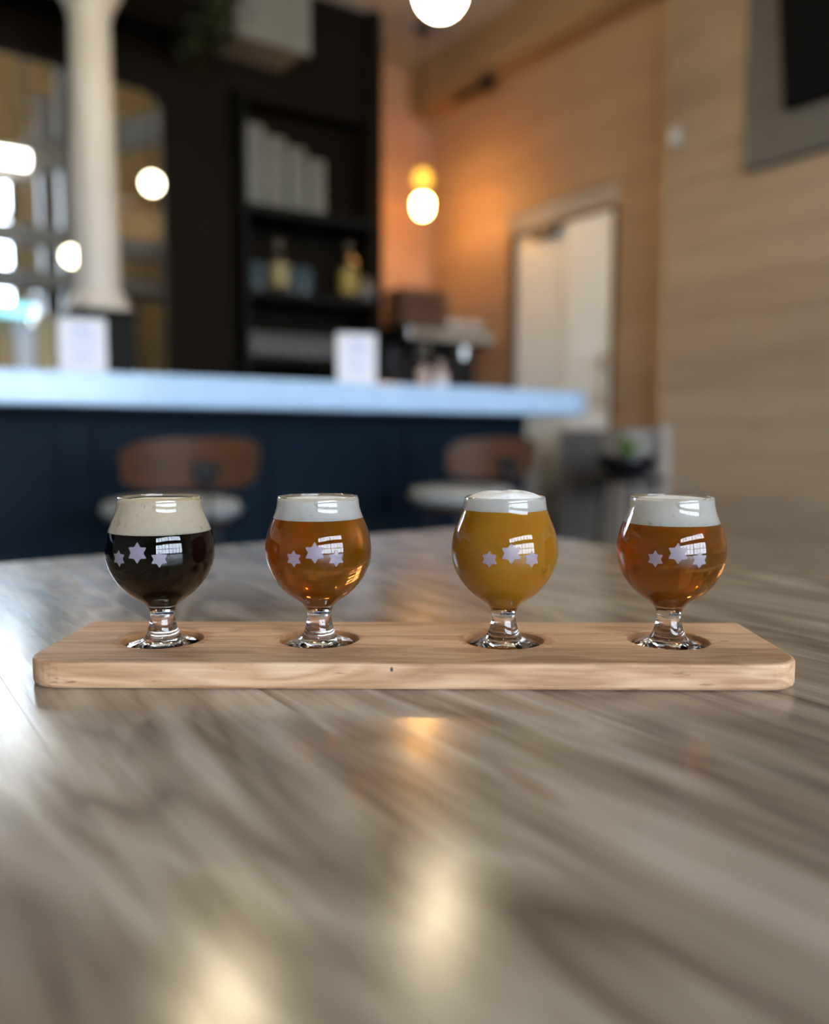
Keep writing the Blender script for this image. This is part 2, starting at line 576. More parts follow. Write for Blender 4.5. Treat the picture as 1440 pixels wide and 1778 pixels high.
# charcoal back-bar wall with the arched opening into the brewery
DY = 4.15
def arch_wall():
    x0, x1, top, rise, r = -2.4, 1.36, 2.60, .05, .10
    pts = [(LX, 0), (x0, 0)]
    n = 6
    zc = top - rise - r
    for i in range(n + 1):
        a = math.pi - (math.pi / 2) * i / n
        pts.append((x0 + r + r * math.cos(a), zc + r * math.sin(a)))
    xa, xb = x0 + r, x1 - r
    for i in range(1, 12):
        t = i / 12
        pts.append((xa + (xb - xa) * t, top - rise + rise * (1 - (2 * t - 1) ** 2)))
    for i in range(n + 1):
        a = math.pi / 2 - (math.pi / 2) * i / n
        pts.append((x1 - r + r * math.cos(a), zc + r * math.sin(a)))
    pts += [(x1, 0), (1.72, 0), (1.72, CZ), (LX, CZ)]
    return pts
ap = arch_wall()
mb = MB()
nA = len(ap)
mb.v += [(x, DY, z) for x, z in ap] + [(x, DY + .05, z) for x, z in ap]
mb.f.append(tuple(range(nA))); mb.f.append(tuple(nA + i for i in reversed(range(nA))))
for i in range(nA):
    j = (i + 1) % nA
    mb.f.append((i, j, nA + j, nA + i))
struct(mb.build('wall_back_bar', 'dark_wall'), 'charcoal wall with a wide arched opening to the brewery')
struct(boxobj('wall_back_bar_end', 'dark_wall', (2.50, 2.58, DY - .05, BY + .02, 0, CZ)), 'charcoal end wall of the bottle shelves')
struct(boxobj('wall_shelf_recess', 'dark_wall', (1.72, 2.50, DY + .16, DY + .24, 0, CZ)), 'charcoal rear of the bottle shelf recess')
struct(boxobj('wall_back_bar_header', 'dark_wall', (1.72, 2.50, DY, DY + .16, 2.62, CZ)), 'charcoal panel above the bottle shelves')

# front wall behind the camera with the daylight window
W0, W1, WZ0, WZ1 = -2.35, 2.65, 0.70, 3.10
BANDS = ((WZ0, 2.02, (WZ0, 1.36, 2.02)), (2.42, WZ1, (2.42, WZ1)))
fw = structroot('wall_front', 'plaster wall behind the viewer around the shopfront windows')
for d in ((LX, W0, 0, CZ), (W1, RX + .12, 0, CZ), (W0, W1, 0, WZ0), (W0, W1, 2.02, 2.42), (W0, W1, WZ1, CZ)):
    boxobj('plaster_panel', 'plaster', (d[0], d[1], FY - .12, FY, d[2], d[3]), fw)
wf = structroot('window_2', 'shopfront windows behind the viewer with a transom row above')
NC = 8
cols = [W0 + (W1 - W0) * i / NC for i in range(NC + 1)]
for z0, z1, rows in BANDS:
    for i, x in enumerate(cols):
        w = .05 if i % 4 == 0 else .025
        boxobj('mullion', 'frame_dark', (x - w, x + w, FY - .09, FY - .03, z0, z1), wf)
    for z in rows:
        boxobj('transom', 'frame_dark', (W0, W1, FY - .092, FY - .028, z - .03, z + .03), wf)
    for a, b in zip(cols, cols[1:]):
        for c, d in zip(rows, rows[1:]):
            boxobj('pane', 'pane', (a, b, FY - .063, FY - .058, c, d), wf)
struct(boxobj('street', 'asphalt', (-30, 30, -40, FY - .5, -.2, -.12)), 'street outside the window')

# brewery beyond the arch
struct(boxobj('wall_brewery_side', 'tan_wall', (2.62, 2.74, BY + .14, 8.1, 0, 4.6)), 'mustard side wall of the brewery')
br = structroot('wall_brewery', 'mustard rear wall of the brewery seen through the arch')
BWY = 8.0
for d in ((LX, -.6, 0, 4.6), (1.3, 2.74, 0, 4.6), (-.6, 1.3, 0, 1.65), (-.6, 1.3, 3.35, 4.6)):
    boxobj('plaster_panel', 'tan_wall', (d[0], d[1], BWY, BWY + .12, d[2], d[3]), br)
struct(boxobj('wall_brewery_left', 'tan_wall', (LX - .12, LX, DY + .2, 8.1, 0, 4.6)), 'mustard left wall of the brewery')
struct(boxobj('ceiling_brewery', 'tan_wall', (LX - .1, 2.74, DY + .2, 8.12, 4.6, 4.7)), 'high mustard ceiling of the brewery')
struct(boxobj('wall_brewery_upper', 'tan_wall', (LX - .1, 2.74, DY + .2, DY + .24, CZ, 4.6)), 'upper wall inside the brewery above the arch')
bwn = structroot('window_3', 'bright daylight window in the brewery rear wall')
for i in range(5):
    x = -.6 + 1.9 * i / 4
    boxobj('mullion', 'grey_steel', (x - .03, x + .03, BWY + .03, BWY + .08, 1.65, 3.35), bwn)
for z in (1.65, 2.22, 2.78, 3.35):
    boxobj('transom', 'grey_steel', (-.6, 1.3, BWY + .028, BWY + .082, z - .03, z + .03), bwn)
boxobj('pane', 'pane', (-.6, 1.3, BWY + .05, BWY + .056, 1.65, 3.35), bwn)

# ------------------------------------------------------------------ high table with planks
T0, T1, TY0, TY1 = -0.17, 0.882, -0.95, 1.105
table = thing('dining_table', 'limed wooden plank table in the foreground carrying the beer flight', 'table', (0.36, 0.08, 0))
def tl(d):  # to table-local
    return (d[0] - .36, d[1] - .36, d[2] - .08, d[3] - .08, d[4], d[5])
xs = [T0, -0.04, 0.075, 0.20, 0.335, 0.455, 0.60, 0.735, T1]
for a, b in zip(xs, xs[1:]):
    boxobj('plank', 'table', tl((a, b - .0001, TY0, TY1, TABLE_Z - .036, TABLE_Z)), table, bevel=.00025)
for y in (TY0 + .12, TY1 - .16):
    boxobj('apron', 'black_metal', tl((T0 + .1, T1 - .1, y, y + .05, TABLE_Z - .076, TABLE_Z - .0362)), table)
    for x in (T0 + .1, T1 - .16):
        boxobj('leg', 'black_metal', tl((x, x + .06, y - .005, y + .055, 0, TABLE_Z - .0765)), table, bevel=.003)

# ------------------------------------------------------------------ serving board with four recesses
BOARD_L, BOARD_W, BOARD_T, HOLE_D, HOLE_R = 0.4745, 0.114, 0.0165, 0.0062, 0.0268
def cam2room(X, Z):
    return (X * math.cos(YAW) + Z * math.sin(YAW), -X * math.sin(YAW) + Z * math.cos(YAW))
bcx, bcy = cam2room(-0.0012, 0.5470)
BROT = -YAW - R(0.7)
holes_cam = [(-0.1690, 0.5515), (-0.0640, 0.5525), (0.0597, 0.5500), (0.1697, 0.5488)]
holes_room = [cam2room(*h) for h in holes_cam]
def board_local(p):
    dx, dy = p[0] - bcx, p[1] - bcy
    c, s = math.cos(-BROT), math.sin(-BROT)
    return (dx * c - dy * s, dx * s + dy * c)
holes_loc = [board_local(h) for h in holes_room]

def rrect(w, d, rf, rb, inset, n=8):
    w, d = w / 2 - inset, d / 2 - inset
    rf, rb = max(rf - inset, .001), max(rb - inset, .001)
    pts = []
    for sx, sy, r, a0 in ((1, 1, rb, 0), (-1, 1, rb, 90), (-1, -1, rf, 180), (1, -1, rf, 270)):
        cx_, cy_ = sx * (w - r), sy * (d - r)
        for i in range(n + 1):
            a = R(a0 + 90 * i / n)
            pts.append((cx_ + r * math.cos(a), cy_ + r * math.sin(a)))
    return pts

mb = MB()
e = 0.0022
prof = [(e, 0), (e * .3, e * .3), (0, e), (0, BOARD_T - e), (e * .3, BOARD_T - e * .3), (e, BOARD_T)]
loops = []
for ins, z in prof:
    b = len(mb.v)
    pts = rrect(BOARD_L, BOARD_W, .024, .006, ins)
    mb.v += [(x, y, z) for x, y in pts]
    loops.append(list(range(b, b + len(pts))))
for A, B in zip(loops, loops[1:]):
    for i in range(len(A)):
        j = (i + 1) % len(A)
        mb.f.append((A[i], A[j], B[j], B[i]))
mb.f.append(tuple(reversed(loops[0]))); mb.f.append(tuple(loops[-1]))
full = bpy.data.objects.new('board_blank', mb.mesh('board_blank')); C.objects.link(full)
cut = MB()
for hx, hy in holes_loc:
    q = .0006
    cut.lathe([(0, BOARD_T - HOLE_D), (HOLE_R - .0015, BOARD_T - HOLE_D), (HOLE_R, BOARD_T - HOLE_D + .0015), (HOLE_R, BOARD_T - q), (HOLE_R + q, BOARD_T + .0001), (HOLE_R + q, BOARD_T + .004), (0, BOARD_T + .004)], 56, (hx, hy, 0))
cutter = bpy.data.objects.new('board_cutter', cut.mesh('board_cutter')); C.objects.link(cutter)
bo = full.modifiers.new('recess', 'BOOLEAN'); bo.object = cutter; bo.operation = 'DIFFERENCE'; bo.solver = 'EXACT'
dg = bpy.context.evaluated_depsgraph_get(); dg.update()
solid = bpy.data.meshes.new_from_object(full.evaluated_get(dg))
bpy.data.objects.remove(full); bpy.data.objects.remove(cutter)

def wet_rings(m, centres, rad):
    """Beer-soaked patches in the wood around some recesses (object space, ragged outline)."""
    nt = m.node_tree; N, L = nt.nodes, nt.links
    p = [n for n in N if n.type == 'BSDF_PRINCIPLED'][0]
    col = p.inputs['Base Color'].links[0].from_socket
    tc = N.new('ShaderNodeTexCoord')
    mp = N.new('ShaderNodeMapping'); mp.inputs['Scale'].default_value = (60, 130, 60)
    L.new(tc.outputs['Object'], mp.inputs['Vector'])
    nz = N.new('ShaderNodeTexNoise'); nz.inputs['Scale'].default_value = 1.0; nz.inputs['Detail'].default_value = 3
    L.new(mp.outputs['Vector'], nz.inputs['Vector'])
    for (hx, hy), r in zip(centres, rad):
        ds = N.new('ShaderNodeVectorMath'); ds.operation = 'DISTANCE'
        ds.inputs[1].default_value = (hx, hy, BOARD_T)
        L.new(tc.outputs['Object'], ds.inputs[0])
        ma = N.new('ShaderNodeMath'); ma.operation = 'MULTIPLY_ADD'
        ma.inputs[1].default_value = .022
        L.new(nz.outputs['Fac'], ma.inputs[0]); L.new(ds.outputs['Value'], ma.inputs[2])
        mr = N.new('ShaderNodeMapRange')
        mr.inputs['From Min'].default_value = r + .0115; mr.inputs['From Max'].default_value = r + .0095
        mr.inputs['To Min'].default_value = 0.0; mr.inputs['To Max'].default_value = 0.65
        L.new(ma.outputs[0], mr.inputs['Value'])
        mx = N.new('ShaderNodeMix'); mx.data_type = 'RGBA'; mx.blend_type = 'MULTIPLY'
        mx.inputs[7].default_value = (.72, .50, .32, 1)
        L.new(mr.outputs['Result'], mx.inputs[0]); L.new(col, mx.inputs[6])
        col = mx.outputs[2]
    L.new(col, p.inputs['Base Color'])
wet_rings(M['board'], holes_loc, (.033, .0285, .0305, .028))
board = thing('serving_board', 'long pale beech flight board with four round recesses on the table', 'serving board', (bcx, bcy, TABLE_Z + .0002), BROT)
s1, s2 = -BOARD_W / 2 + .0385, -BOARD_W / 2 + .0795
strips = [(-1, 1, -1, s1), (-1, -.165, s1, s2), (-.165, .090, s1, s2), (.090, 1, s1, s2), (-1, 1, s2, 1)]
for x0, x1, y0, y1 in strips:
    bm = bmesh.new(); bm.from_mesh(solid)
    for co, no in (((x0, 0, 0), (-1, 0, 0)), ((x1, 0, 0), (1, 0, 0)), ((0, y0, 0), (0, -1, 0)), ((0, y1, 0), (0, 1, 0))):
        if abs(co[0]) >= 1 or abs(co[1]) >= 1:
            continue
        res = bmesh.ops.bisect_plane(bm, geom=bm.verts[:] + bm.edges[:] + bm.faces[:], plane_co=co, plane_no=no, clear_outer=True, dist=1e-6)
        bed = [x for x in bm.edges if x.is_boundary]
        bmesh.ops.holes_fill(bm, edges=bed, sides=0)
    bmesh.ops.recalc_face_normals(bm, faces=bm.faces)
    me = bpy.data.meshes.new('wood_strip'); bm.to_mesh(me); bm.free()
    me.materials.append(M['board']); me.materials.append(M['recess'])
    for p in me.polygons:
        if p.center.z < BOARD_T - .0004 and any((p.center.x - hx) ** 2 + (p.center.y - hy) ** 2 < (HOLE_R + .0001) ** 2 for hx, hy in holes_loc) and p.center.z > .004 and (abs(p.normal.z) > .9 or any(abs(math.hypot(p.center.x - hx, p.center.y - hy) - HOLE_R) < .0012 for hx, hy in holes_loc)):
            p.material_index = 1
    o = bpy.data.objects.new('wood_strip', me); C.objects.link(o); o.parent = board

kn = MB().lathe([(0, 0), (.0014, .0), (.0011, .00012), (0, .0002)], 12).build('knot', 'knot', board, loc=(-.0118, -BOARD_W / 2 - .00002, .0128), rot=(R(90), 0, 0))
kn.scale = (.65, 1.05, 1)
# ------------------------------------------------------------------ beer glasses
mm = 0.001
OUT = [(97.2, 26.6), (94.4, 26.9), (91, 27.4), (87.5, 28.5), (84, 29.9), (80.6, 31.4), (77, 32.8), (73.7, 33.8), (69, 34.8), (64.1, 35.2), (60, 35.1), (56.5, 34.5),
       (53, 33.4), (49.6, 31.9), (46, 30.0), (42.7, 27.6), (39, 24.3), (35.8, 20.8), (33, 16.6), (30.6, 13.0), (28.6, 10.6), (26.4, 9.0), (23.4, 8.0), (21, 7.85),
       (18.6, 8.1), (15.2, 8.9), (12.5, 9.8), (10, 10.8), (8, 11.8), (6.6, 13.2), (5.6, 15.5), (4.7, 18.6), (3.7, 22.0), (2.8, 24.0), (1.9, 24.8), (1.0, 24.8), (0.3, 24.3)]
OUT = [(h * 1.044, r) for h, r in OUT[::-1]]           # from the foot upwards: (height, radius)
def r_out(h):
    for (h0, r0), (h1, r1) in zip(OUT, OUT[1:]):
        if h0 <= h <= h1:
            return r0 + (r1 - r0) * (h - h0) / (h1 - h0)
    return OUT[-1][1]
WALLT = 1.35
def r_in(h):
    """Inner wall radius; the bowl ends in a rounded bottom at h = 30."""
    if h < 30.0:
        return 0.0
    base = r_out(h) - WALLT - max(0, (44 - h) / 14) * 1.6
    if h < 36:
        t = (h - 30.0) / 6.0
        base = min(base, (r_out(36) - WALLT - 0.9) * math.sqrt(max(0, 1 - (1 - t) ** 2)) + .01)
    return max(base, 0.05)
inner_h = [30.0, 30.25, 30.8, 31.7, 33, 34.5, 36, 38, 40.5, 43, 46, 49.5, 53, 56.5, 60, 64, 69, 73.7, 77, 80.6, 84, 87.5, 91, 94.4, 97.5, 100.9]
gprof = [(0, 1.2), (12, 1.0), (20, 0.6), (23.5, 0.1)] + [(r, h) for h, r in OUT]
gprof += [(26.3, 102.05), (25.9, 102.2), (25.5, 102.0)]

def star_mesh(hc, ang, rad):
    """Six-pointed star laid on the curved bowl, round-tipped."""
    ol = []
    for k in range(12):
        rr = rad if k % 2 == 0 else rad * .60
        a = math.pi / 2 + k * math.pi / 6
        ol.append(Vector((rr * math.cos(a), rr * math.sin(a))))
    pts = []
    for k in range(12):
        p, n_, pr = ol[k], ol[(k + 1) % 12], ol[k - 1]
        t = .16 if k % 2 == 0 else .12
        a_, b_ = p.lerp(pr, t), p.lerp(n_, t)
        pts += [a_, (a_ + b_ + p * 1.2) / 3.2, b_]
    v, f = [], []
    n = len(pts)
    rings = [.0, .3, .6, .82, 1.0]
    def place(u, w, off):
        h = hc + w
        r = r_out(h) + off
        th = ang + u / r_out(hc)
        return (r * mm * math.sin(th), -r * mm * math.cos(th), h * mm)
    for off in (.10,):
        base = len(v)
        v.append(place(0, 0, off))
        for t in rings[1:]:
            v += [place(p.x * t, p.y * t, off) for p in pts]
        for i in range(n):
            j = (i + 1) % n
            tri = (base, base + 1 + i, base + 1 + j)
            f.append(tri)
            for q in range(len(rings) - 2):
                s0, s1_ = base + 1 + q * n, base + 1 + (q + 1) * n
                f.append((s0 + i, s1_ + i, s1_ + j, s0 + j))
    me = bpy.data.meshes.new('star'); me.from_pydata(v, [], f)
    bm = bmesh.new(); bm.from_mesh(me); bmesh.ops.recalc_face_normals(bm, faces=bm.faces); bm.to_mesh(me); bm.free()
    me.polygons.foreach_set('use_smooth', [True] * len(me.polygons))
    me.materials.append(M['star'])
    return me
STEP = R(22.3)
star_meshes = [star_mesh(65.0, -STEP, 5.6), star_mesh(69.0, 0.0, 6.9), star_mesh(65.0, STEP, 5.6)]

OV = 0.0      # beer and foam lie against the glass; the shared wall belongs to them
def beer_glass(i, level, top, dome, beer, foam, label, offs, seed):
    rnd = random.Random(seed)
    x, y = holes_room[i]
    z = TABLE_Z + .0002 + BOARD_T - HOLE_D + .0001
    rz = math.atan2(-y, -x) + math.pi / 2 + R(offs)
    g = thing('beer_glass', label, 'beer glass', (x, y, z), rz, 'four beer samples on the flight board')
    gp_ = gprof + [(r_in(h), h) for h in inner_h[::-1] if h > top - .5] + [(r_in(top - .5), top - .5)]
    gob = MB().lathe([(r * mm, h * mm) for r, h in gp_], 96)
    ph_ = [rnd.uniform(0, 6.28) for _ in range(4)]
    for k, (vx, vy, vz) in enumerate(gob.v):      # pressed glass: the foot and stem are slightly wavy
        rr, a = math.hypot(vx, vy), math.atan2(vy, vx)
        if .0018 < vz < .010 and rr > .010:
            w_ = math.sin(9 * a + ph_[0] + rr * 900) + .7 * math.sin(14 * a + ph_[1] - rr * 700) + .5 * math.sin(23 * a + ph_[2])
            gob.v[k] = (vx, vy, vz + .00016 * w_ * min(1, (.0262 - rr) / .004))
    gob.build('goblet', 'glass', g, smooth=True)
    hs = [h for h in inner_h if h < level - .3]
    pr = [(0, 30.0)] + [(r_in(h) + OV, h) for h in hs if r_in(h) > .06] + [(r_in(level) + OV, level), (0, level)]
    MB().lathe([(r * mm, h * mm) for r, h in pr], 72).build('beer', beer, g, smooth=True)
    # foam: side follows the glass, top slightly uneven
    seg, mb = 72, MB()
    fh = [level + .02] + [h for h in inner_h if level + .5 < h < top - .8] + [top - .5]
    mb.v.append((0, 0, (level + .02) * mm))
    prev = None
    ringrows = []
    for h in fh:
        b = len(mb.v)
        rr = r_in(h) + OV
        for k in range(seg):
            a = 2 * math.pi * k / seg
            mb.v.append((rr * mm * math.cos(a), rr * mm * math.sin(a), h * mm))
        ringrows.append(list(range(b, b + seg)))
    ph = [rnd.uniform(0, 6.28) for _ in range(6)]
    rtop = r_in(min(top - .5, 100.9)) + OV
    for t in (.985, .95, .88, .75, .6, .42, .22):
        b = len(mb.v)
        for k in range(seg):
            a = 2 * math.pi * k / seg
            zz = top - .5 + dome * (1 - t ** 3.2) + .5 * (1 - t ** 8)
            zz += (.22 + .10 * dome) * math.sin(3 * a + ph[0] + 4 * t) * (1 - t ** 3) + .16 * math.sin(7 * a + ph[1] + 9 * t) * (1 - t ** 4) + .12 * math.sin(11 * a + ph[2] + 17 * t) * (1 - t ** 6)
            mb.v.append((rtop * t * mm * math.cos(a), rtop * t * mm * math.sin(a), zz * mm))
        ringrows.append(list(range(b, b + seg)))
    mb.v.append((0, 0, (top + dome) * mm)); pole = len(mb.v) - 1
    for k in range(seg):
        j = (k + 1) % seg
        mb.f.append((0, ringrows[0][j], ringrows[0][k]))
        for A, B in zip(ringrows, ringrows[1:]):
            mb.f.append((A[k], A[j], B[j], B[k]))
        mb.f.append((ringrows[-1][k], ringrows[-1][j], pole))
    mb.build('foam', foam, g, smooth=True)
    for sm in star_meshes:
        so = bpy.data.objects.new('star', sm); C.objects.link(so); so.parent = g
        so['label'] = 'frosted six-pointed star printed on the glass'
    return g, rnd

g1, rnd = beer_glass(0, 79.2, 100.0, 0.2, 'beer_stout', 'foam_tan', 'beer glass of black stout with thick tan foam, leftmost on the board', -24, 1)
bub = MB()
for k in range(16):       # loose bubbles on the stout's head
    a, rr, br_ = rnd.uniform(-2.6, -.4), rnd.uniform(12, 22.5), rnd.uniform(.7, 1.8)
    c = (rr * mm * math.cos(a), rr * mm * math.sin(a), 100.1 * mm)
    bub.lathe([(br_ * mm * math.sin(R(t)), br_ * mm * math.cos(R(t)) * .7) for t in (0, 20, 40, 60, 80, 95)], 14, c)
bo_ = bub.build('bubbles', 'pane', g1, smooth=True); bo_['kind'] = 'stuff'
beer_glass(1, 87.7, 100.6, 0.3, 'beer_amber', 'foam_white', 'beer glass of clear amber ale with a thin white head, between stout and hazy beer', -4, 2)
beer_glass(2, 93.5, 101.3, 4.2, 'beer_haze', 'foam_white', 'beer glass of hazy golden beer with foam domed above the rim', 7, 3)
beer_glass(3, 84.9, 100.9, 0.9, 'beer_copper', 'foam_cream', 'beer glass of clear copper ale with a tall white head, rightmost on the board', 7.5, 4)

# ------------------------------------------------------------------ the bar
BF, BT0, BT1 = 2.70, 0.988, 1.092
def rounded_right(x0, x1, y0, y1, r, n=10):
    pts = [(x0, y0)]
    for cx_, cy_, a0 in ((x1 - r, y0 + r, -90), (x1 - r, y1 - r, 0)):
        for i in range(n + 1):
            a = R(a0 + 90 * i / n)
            pts.append((cx_ + r * math.cos(a), cy_ + r * math.sin(a)))
    pts.append((x0, y1))
    return pts
ct = MB().prism(rounded_right(-2.6, 2.95, BF, BF + .66, .28), BT0, BT1).build('bar_countertop', 'quartz', bevel=.008)
tag(ct, 'thick pale blue-white quartz bar top with a rounded end', 'countertop')
base = thing('bar_counter', 'dark navy panelled bar front under the pale top', 'bar counter', (0, 0, 0))
boxobj('body', 'navy', (-2.55, 2.66, BF + .27, BF + .62, .08, BT0 - .0003), base)
boxobj('kickplate', 'black_metal', (-2.55, 2.64, BF + .30, BF + .60, 0, .0795), base)
for k in range(8):
    x = -2.5 + k * .64
    for d in ((x, x + .04, .14, .94), (x + .52, x + .56, .14, .94), (x + .0402, x + .5198, .90, .94), (x + .0402, x + .5198, .14, .20), (x + .0402, x + .5198, .50, .55)):
        boxobj('panel_frame', 'navy', (d[0], d[1], BF + .248, BF + .2699, d[2], d[3]), base, bevel=.003)
rail = MB().tube([(-2.5, BF + .12, .2), (2.5, BF + .12, .2)], .02, 14)
rail.build('foot_rail', 'steel', base, smooth=True)
for x in (-2.2, -1, .2, 1.4, 2.4):
    boxobj('rail_bracket', 'steel', (x - .015, x + .015, BF + .12, BF + .2999, .185, .215), base)

# back counter below the shelves
bc = thing('back_counter', 'low dark counter against the charcoal wall behind the bar', 'counter', (0, 0, 0))
boxobj('worktop', 'dark_shelf', (-2.4, 3.14, 3.72, 4.13, 1.00, 1.04), bc, bevel=.004)
boxobj('cabinet_body', 'dark_shelf', (-2.38, 3.12, 3.76, 4.12, 0, .9997), bc)

# menu cards
def menu_card(x, y, rz, label, w=.155, h=.205):
    c = thing('menu_card', label, 'menu card', (x, y, BT1 + .0003), rz, 'menu cards on the bar')
    MB().box(-w / 2, w / 2, -.035, .035, 0, .006).build('stand_foot', 'acrylic', c, bevel=.002)
    MB().box(-w / 2, w / 2, -.0012, .0012, .0062, h).build('card', 'card', c)
    for k, (a, b, z0, z1) in enumerate(((-.03, .035, .155, .175), (-.045, .045, .135, .141), (-.05, .04, .12, .125), (-.045, .05, .105, .11), (-.03, .03, .07, .085), (-.045, .04, .05, .055))):
        MB().box(a, b, -.00145, -.00125, z0, z1).build('print_line', 'print_blue', c)
    return c
menu_card(0.70, 3.06, R(-18), 'white menu card in a stand on the bar, in front of the white column')
menu_card(1.70, 2.90, R(-26), 'white menu card in a stand on the bar, below the bottle shelves')

# white column on a dark pedestal
col = thing('support_column', 'slim white round column on a black pedestal behind the bar', 'column', (0.893, 3.60, 0))
boxobj('pedestal', 'dark_shelf', (-.115, .115, -.105, .105, 0, 1.375), col, bevel=.006)
boxobj('plinth_cap', 'dark_shelf', (-.125, .125, -.115, .115, 1.3752, 1.40), col, bevel=.004)
MB().lathe([(0, 1.4002), (.125, 1.4002), (.125, 1.425), (.118, 1.435), (.105, 1.45), (.10, 1.465), (.092, 1.475), (0, 1.475)], 40).build('base_ring', 'white_paint', col, smooth=True)
MB().lathe([(0, 1.4752), (.088, 1.4752), (.086, 1.6), (.083, 2.1), (.078, 2.55), (0, 2.55)], 40).build('shaft', 'white_paint', col, smooth=True)
MB().lathe([(0, 2.5502), (.082, 2.5502), (.088, 2.565), (.088, 2.585), (.10, 2.60), (.125, 2.64), (.125, 2.68), (0, 2.68)], 40).build('capital', 'white_paint', col, smooth=True)
struct(boxobj('trim_4', 'dark_wall', (LX, 1.30, 3.44, 3.78, 2.6803, CZ)), 'dark header beam carried by the white column')

# hanging greenery along the header
def leaf_cluster(name, label, n, region, m, size=(.03, .07), droop=.4):
    mb = MB()
    for _ in range(n):
        c = Vector((random.uniform(*region[0]), random.uniform(*region[1]), random.uniform(*region[2])))
        L_, w = random.uniform(*size), random.uniform(.35, .6)
        d = Vector((random.uniform(-1, 1), random.uniform(-1, .4), random.uniform(-1, droop))).normalized()
        s_ = d.orthogonal().normalized()
        nn = d.cross(s_)
        b = len(mb.v)
        mb.v += [tuple(c), tuple(c + d * L_ * .4 + s_ * L_ * w * .5 + nn * .006), tuple(c + d * L_), tuple(c + d * L_ * .4 - s_ * L_ * w * .5 + nn * .006), tuple(c + d * L_ * .45 - nn * .004)]
        mb.f += [(b, b + 1, b + 4), (b + 1, b + 2, b + 4), (b + 2, b + 3, b + 4), (b + 3, b, b + 4)]
    o = mb.build(name, m)
    return o
for reg, lab in ((((-.4, .80), (3.30, 3.43), (2.50, 3.05)), 'dark trailing foliage on the header to the left of the column'),
                 (((1.36, 1.54), (3.50, 4.08), (2.68, 3.15)), 'dark trailing foliage on the header between column and duct')):
    o = leaf_cluster('hanging_foliage', lab, 900, reg, 'leaf')
    tag(o, lab, 'foliage'); o['kind'] = 'stuff'

# duct under the ceiling above the shelves
du = thing('air_duct', 'grey metal duct box high above the bottle shelves', 'duct', (0, 0, 0))
boxobj('duct_body', 'duct', (1.63, 1.99, 3.86, 4.1490, 2.78, 3.2195), du, bevel=.006)
boxobj('flange', 'duct', (1.615, 2.005, 3.85, 3.8598, 2.765, 3.2195), du)

# ------------------------------------------------------------------ bottle shelves
su = thing('bottle_shelf_unit', 'black recessed shelves with bottles and glassware behind the bar', 'shelves', (0, 0, 0))
for z in (1.31, 1.64, 2.06):
    boxobj('shelf', 'dark_shelf', (1.722, 2.498, 4.00, DY + .155, z - .04, z), su, bevel=.003)
boxobj('side_panel', 'dark_shelf', (1.70, 1.7195, 3.99, DY - .002, 1.05, 2.62), su)
for i, (x, w, h, d) in enumerate(((1.79, .10, .40, .10), (1.905, .11, .36, .10), (2.03, .10, .33, .09), (2.145, .095, .29, .09))):
    t = thing('tea_tin', ['tallest grey tin on the upper shelf', 'second tallest grey tin on the upper shelf', 'third grey tin from the column side on the upper shelf', 'shortest grey tin on the upper shelf'][i], 'tin', (x, 4.10, 2.0603), 0, 'grey tins on the upper shelf')
    MB().box(-w / 2, w / 2, -d / 2, d / 2, 0, h * .86).build('tin_body', 'grey_box', t, bevel=.006)
    MB().box(-w / 2 - .002, w / 2 + .002, -d / 2 - .002, d / 2 + .002, h * .8603, h).build('lid', 'grey_box', t, bevel=.008)

def bottle(x, y, z, label, lab_m, h=.30, r=.042, group='bottles on the middle shelf', cat='bottle', body='bottle_dark'):
    t = thing('bottle', label, cat, (x, y, z), 0, group)
    k = h / .30
    MB().lathe([(0, 0), (r * .93, 0), (r, .006 * k), (r, .17 * k), (r * .92, .19 * k), (r * .45, .215 * k), (r * .36, .24 * k), (r * .36, .285 * k), (0, .285 * k)], 28).build('bottle_body', body, t, smooth=True)
    MB().lathe([(r + .0006, .03 * k), (r + .0006, .15 * k), (r + .0002, .15 * k), (r + .0002, .03 * k), (r + .0006, .03 * k)], 28).build('paper_label', lab_m, t, smooth=True)
    MB().lathe([(0, .2853 * k), (r * .42, .2853 * k), (r * .42, .30 * k), (0, .30 * k)], 20).build('cap', 'dark_shelf', t, smooth=True)
    return t
bottle(1.93, 4.08, 1.6403, 'dark bottle with a gold label on the middle shelf beside the blue glassware', 'label_gold', .28, .05)
bottle(2.345, 4.08, 1.6403, 'dark bottle with a bright yellow label standing alone on the middle shelf', 'label_yellow', .32, .05)
t = thing('spirit_flask', 'small round grey flask at the end of the middle shelf', 'flask', (2.45, 4.07, 1.6403))
MB().lathe([(0, 0), (.03, 0), (.045, .02), (.05, .05), (.045, .08), (.02, .10), (.014, .115), (.014, .13), (0, .13)], 24).build('flask_body', 'grey_glassware', t, smooth=True)
MB().lathe([(0, .1303), (.017, .1303), (.017, .145), (0, .145)], 16).build('stopper', 'dark_shelf', t, smooth=True)

def tumbler_mesh(h, r):
    return MB().lathe([(0, 0), (r * .8, 0), (r * .84, .004), (r, h), (r * .95, h), (r * .78, .012), (0, .012)], 20).mesh('tumbler', True)
ORD = ['first', 'second', 'third', 'fourth', 'fifth', 'sixth', 'seventh']
tm1, tm2 = tumbler_mesh(.17, .042), tumbler_mesh(.12, .036)
tm1.materials.append(M['blue_glassware']); tm2.materials.append(M['grey_glassware'])
for k in range(5):
    o = bpy.data.objects.new('pint_glass', tm1); C.objects.link(o); o.location = (1.78 + k * .092, 4.225, 1.6403)
    tag(o, ORD[k] + ' smoky blue tall glass from the left on the middle shelf', 'glass', 'blue tall glasses on the middle shelf')
for k in range(7):
    o = bpy.data.objects.new('tumbler', tm2); C.objects.link(o); o.location = (1.79 + k * .078, 4.09, 1.3103)
    tag(o, ORD[k] + ' short grey tumbler from the left on the lowest shelf', 'glass', 'grey tumblers on the lowest shelf')

